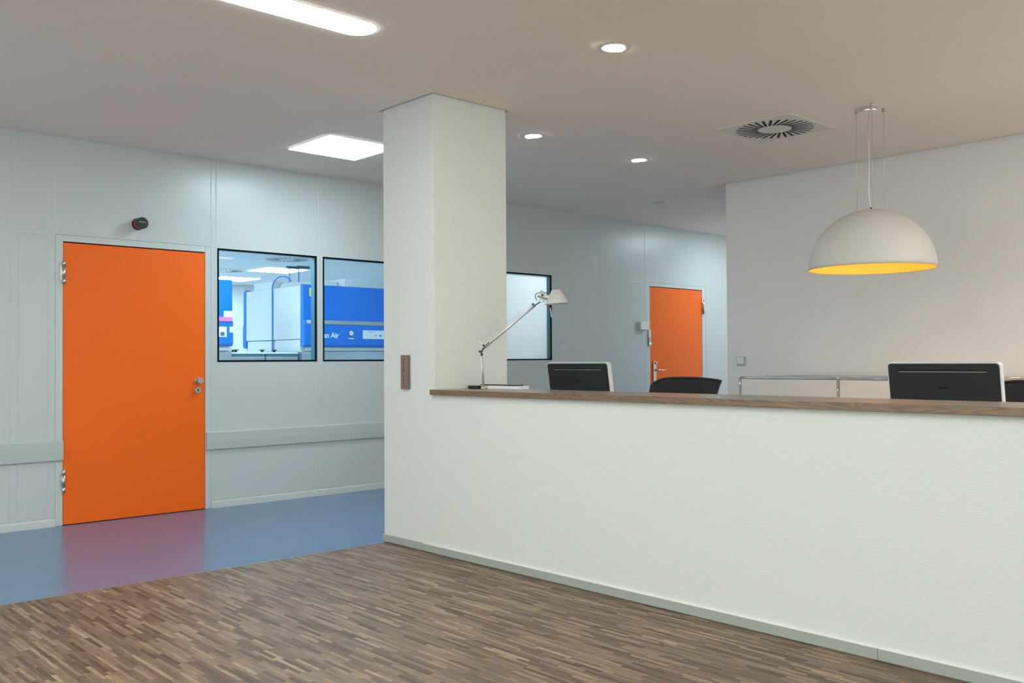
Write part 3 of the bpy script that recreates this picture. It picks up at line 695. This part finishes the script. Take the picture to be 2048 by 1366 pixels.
# ------------------------------------------------------------------ laboratory behind the windows
LX0, LX1, LY0, LY1, LZ = .6, 10.2, YW+.08, 14.6, 2.5
struct(MB().box(LX0,LX1,LY0,LY1,-.05,0).build('floor', M['lab_floor']), 'laboratory floor')
struct(MB().box(LX0,LX1,LY0,LY1,LZ,LZ+.03).build('ceiling', M['lab_ceil']), 'laboratory ceiling')
struct(MB().box(LX0,LX1,LY1,LY1+.05,0,LZ).build('wall_lab_back', M['lab_white']))
struct(MB().box(LX0-.05,LX0,LY0,LY1,0,LZ).build('wall_lab_left', M['lab_white']))
struct(MB().box(LX1,LX1+.05,LY0,LY1,0,LZ).build('wall_lab_right', M['lab_white']))
struct(MB().box(6.30,6.35,LY0,8.6,0,LZ).box(6.35,8.2,8.6,8.65,0,LZ).box(8.2,8.25,LY0,8.65,0,LZ).build('wall_lab_lobby', M['lab_white']), 'white partition behind the film-covered window')
square_light(6.48, 11.93, LZ, M['lab_l'], 'square laboratory ceiling light, the right one in the left window')
square_light(6.62, 13.6, LZ, M['lab_l'], 'square laboratory ceiling light furthest back in the left window')
square_light(3.0, 9.6, LZ, M['lab_l'], 'square laboratory ceiling light hidden behind the orange door wall')
square_light(2.2, 8.2, LZ, M['lab_l'], 'square laboratory ceiling light behind the orange door')
square_light(3.9, 8.0, LZ, M['lab_l'], 'square laboratory ceiling light just behind the first window')
square_light(4.35, 11.5, LZ, M['lab_l'], 'square laboratory ceiling light above the aisle between the blue cabinets')
square_light(5.5, 7.9, LZ, M['sq3'], 'square laboratory ceiling light just behind the second window')
square_light(7.25, 8.0, LZ, M['sq2'], 'added unseen square ceiling light in the small room behind the film-covered window')  # added to brighten the filmed window from behind
def lab_vent(x, y, label):
    r = thing('lab_ceiling_vent', label, 'air vent', (x,y,LZ), 0, 'ceiling vents of the laboratory')
    MB().box(-.30,.30,-.30,.30,-.006,0).build('vent_plate', M['white'], r, local=True)
    mb = MB()
    for i in range(24):
        a = 2*PI*i/24; d = Vector((math.cos(a), math.sin(a), 0)); t = Vector((-d.y, d.x, 0)); p0 = Vector((0,0,-.0075))+d*.10+t*.04; p1 = p0+d*.16
        q = [p0-t*.008, p1-t*.008, p1+t*.008, p0+t*.008]; mb.hexa([tuple(v) for v in q]+[tuple(v+Vector((0,0,.0015))) for v in q])
    mb.build('slot_ring', M['teal'], r, local=True); return r
lv = lab_vent(5.89, 10.60, 'slotted ceiling vent seen at the top of the left laboratory window')
dup(lv, (5.93, 12.45, LZ), 0, 'slotted ceiling vent at the far left behind the left laboratory window')

# blue safety cabinets : front faces toward the windows (low Y) or toward the back
def cabinet(x0, x1, yf, depth, label, text=None, sgn=1):
    yb = yf+depth*sgn; r = thing('safety_cabinet', label, 'laboratory cabinet', ((x0+x1)/2, (yf+yb)/2, 0), 0, 'blue fronted laboratory safety cabinets')
    e = .006
    MB().box(x0,x1,min(yf+.07*sgn,yb),max(yf+.07*sgn,yb),1.445,2.02).build('body', M['lab_white'], r, bevel=.004)
    MB().box(x0+.004,x1-.004,min(yf+.10*sgn,yb-.02*sgn),max(yf+.10*sgn,yb-.02*sgn),1.315,1.438).build('work_chamber', M['lab_white'], r, bevel=.003)
    fr = MB().prism([(0,1.385),(-.0,1.60),(.018,1.648),(.02,2.028),(.075,2.036),(.075,1.36),(.03,1.36)], (x0,yf,0), (0,sgn,0), (0,0,1), (x1-x0,0,0)).build('front_hood', M['lab_blue'], r, bevel=.004)
    MB().prism([(-.002,1.385),(-.002,1.60),(.016,1.648),(.018,2.026),(.076,2.036),(.076,1.358),(.03,1.358)], (x0-.004,yf,0), (0,sgn,0), (0,0,1), (.012,0,0)).build('edge_trim', M['lab_blue2'], fr)
    MB().prism([(-.003,1.605),(-.006,1.612),(.006,1.648),(.010,1.644)], (x0+.03,yf,0), (0,sgn,0), (0,0,1), (x1-x0-.06,0,0)).build('light_strip', M['alu'], fr)
    MB().box(x0+.03,x1-.03,min(yf+.03*sgn,yf+.12*sgn),max(yf+.03*sgn,yf+.12*sgn),1.318,1.358).build('air_grille', M['rail'], r)
    MB().box(x0,x1,min(yf+.04*sgn,yb),max(yf+.04*sgn,yb),1.20,1.314).build('tray', M['lab_steel'], r, bevel=.003)
    MB().cyl((x0+.055,yf+.041*sgn,1.289),(x0+.055,yf+.034*sgn,1.289),.013,n=16).cyl((x1-.055,yf+.041*sgn,1.289),(x1-.055,yf+.034*sgn,1.289),.013,n=16).build('screws', M['chrome'], r)
    for x in (x0+.02, x1-.08):
        MB().box(x,x+.06,min(yf+.08*sgn,yb-.05*sgn),max(yf+.08*sgn,yb-.05*sgn),0,1.20).build('leg', M['lab_steel'], r, bevel=.003)
    return r, fr
YF = 8.80
c1, f1 = cabinet(5.092, 6.25, YF, .675, 'wide blue cabinet with control panel, behind the second window')
text_mesh('Clean Air', .078, .001, (5.2135, YF-.0012, 1.462), (1,0,0), (0,0,1), 'lettering', M['lab_white'], f1, bold=.0022)
MB().cyl((5.675,YF+.001,1.512),(5.675,YF-.004,1.512),.036,n=32).build('lamp_ring', M['teal'], f1)
MB().cyl((5.675,YF-.004,1.514),(5.675,YF-.010,1.514),.026,n=32).build('white_button', M['lab_white'], f1)
MB().box(5.643,5.708,YF-.003,YF+.001,1.450,1.461).build('nameplate', M['lab_white'], f1)
pn = MB().box(5.829,6.18,YF-.006,YF+.001,1.453,1.549).build('control_panel', M['lab_white'], f1, bevel=.001)
mk = MB()
for i in range(7): mk.cyl((5.885+i*.0145,YF-.006,1.528),(5.885+i*.0145,YF-.0075,1.528),.0042,n=10)
mk.box(5.99,6.012,YF-.0072,YF-.006,1.487,1.497).box(6.05,6.075,YF-.0072,YF-.006,1.48,1.50).box(5.93,5.945,YF-.0072,YF-.006,1.488,1.492)
mk.build('indicator_dots', M['lab_blue'], pn)
st = MB().box(5.165,5.218,YF+.014,YF+.019,1.902,1.994).build('warning_sticker', M['yellow'], f1)
mk = MB()
for a in (90,210,330): mk.lathe([(.008,0),(.013,0),(.013,.0012),(.008,.0012)], (5.203+.009*math.cos(math.radians(a)),YF+.0138,1.945+.009*math.sin(math.radians(a))), n=16, axis=(0,-1,0), closed=True)
mk.build('warning_symbol', M['black'], st)
MB().box(5.670,6.25,YF+.12,YF+.60,2.022,2.132).build('filter_box', M['lab_white'], c1, bevel=.006)
MB().hexa([(5.12,YF+.25,2.022),(5.66,YF+.25,2.022),(5.66,YF+.60,2.022),(5.12,YF+.60,2.022),(5.20,YF+.28,2.075),(5.66,YF+.26,2.10),(5.66,YF+.58,2.10),(5.16,YF+.58,2.085)]).build('exhaust_duct', M['lab_white'], c1, bevel=.004)
# back-to-back neighbour, front toward the far side
c2, f2 = cabinet(5.092, 6.25, 10.198, .695, 'rear blue cabinet standing back to back with the front one', sgn=-1)
MB().box(5.15,6.2,9.60,10.05,2.022,2.115).build('filter_box', M['lab_white'], c2, bevel=.006)
c3, f3 = cabinet(3.0, 4.286, YF, .72, 'blue cabinet with paper labels at the left edge of the first window')
MB().prism([(-.003,1.605),(-.010,1.612),(.002,1.655),(.012,1.650)], (3.03,YF,0), (0,1,0), (0,0,1), (1.245,0,0)).build('pink_strip', M['pink'], f3)
MB().box(4.193,4.284,YF+.010,YF+.019,1.655,1.715).build('paper_label', M['paper'], f3)
lb = MB().box(4.125,4.213,YF-.004,YF+.0,1.454,1.556).build('instruction_card', M['paper'], f3)
MB().box(4.148,4.190,YF-.006,YF-.004,1.465,1.503).build('card_print', M['teal'], lb)
MB().box(4.245,4.292,YF-.004,YF+.0,1.500,1.558).build('paper_label', M['paper'], f3)
# hose arching over the joint of the two cabinets
hs = [(5.080,9.478,z) for z in (1.33,1.45,1.7,1.95,2.02)]
for i in range(1,13): a = PI*i/12*.86; hs.append((5.080+.02*i/12, 9.478-.20+.20*math.cos(a), 2.03+.115*math.sin(a)))
tag(MB().tube(hs, .0065, 10).build('hose', M['lab_blue2']), 'thin blue hose arching over the white cabinet sides', 'hose')
# steel rack between the blue cabinets
rk = thing('steel_rack', 'low steel rack with black screw knobs between the blue cabinets', 'rack', (4.69, 9.2, 0))
MB().box(4.30,5.075,8.90,9.50,1.286,1.304).build('rack_top', M['lab_white'], rk, bevel=.002)
for a, b in ((4.302,4.685),(4.700,5.070)):
    MB().box(a,b,8.905,9.48,1.262,1.284).build('drawer_shadow_gap', M['teal'], rk)
    for i in range(4): MB().box(a,b,8.900,9.48,1.262-.045*(i+1)+.004,1.262-.045*i-.004).build('drawer', M['lab_steel'], rk, bevel=.002)
for x in (4.302, 4.686, 5.05): MB().box(x,x+.016,8.912,8.93,0,1.08).build('leg', M['lab_steel'], rk)
for x in (4.302, 5.05): MB().box(x,x+.016,9.45,9.466,0,1.08).build('leg', M['lab_steel'], rk)
for x, y in ((4.40,8.98),(4.52,9.30),(4.695,8.98),(4.835,8.98)):
    MB().cyl((x,y,1.304),(x,y,1.316),.016,n=14).cyl((x,y,1.316),(x,y,1.322),.010,n=14).cyl((x,y,1.322),(x,y,1.331),.030,n=14).build('knob', M['black'], rk)
tag(MB().cyl((4.335,9.00,1.304),(4.335,9.00,1.345),.028,n=24).cyl((4.335,9.00,1.345),(4.335,9.00,1.356),.018,n=24).build('bottle', M['white'], bevel=.002), 'small white bottle on the steel rack under the left blue cabinet', 'bottle')
# hanging arms from lab ceiling
hg = thing('ceiling_bracket', 'small dark double bracket hanging from the laboratory ceiling', 'bracket', (6.46,11.29,LZ))
MB().box(6.30,6.48,11.33,11.37,LZ-.03,LZ).box(6.40,6.58,11.22,11.26,LZ-.03,LZ).build('bracket_plate', M['teal'], hg)
for x, y in ((6.34,11.35),(6.42,11.24)): MB().cyl((x,y,LZ-.03),(x,y,2.10),.007,n=8).build('rod', M['lab_blue2'], hg)
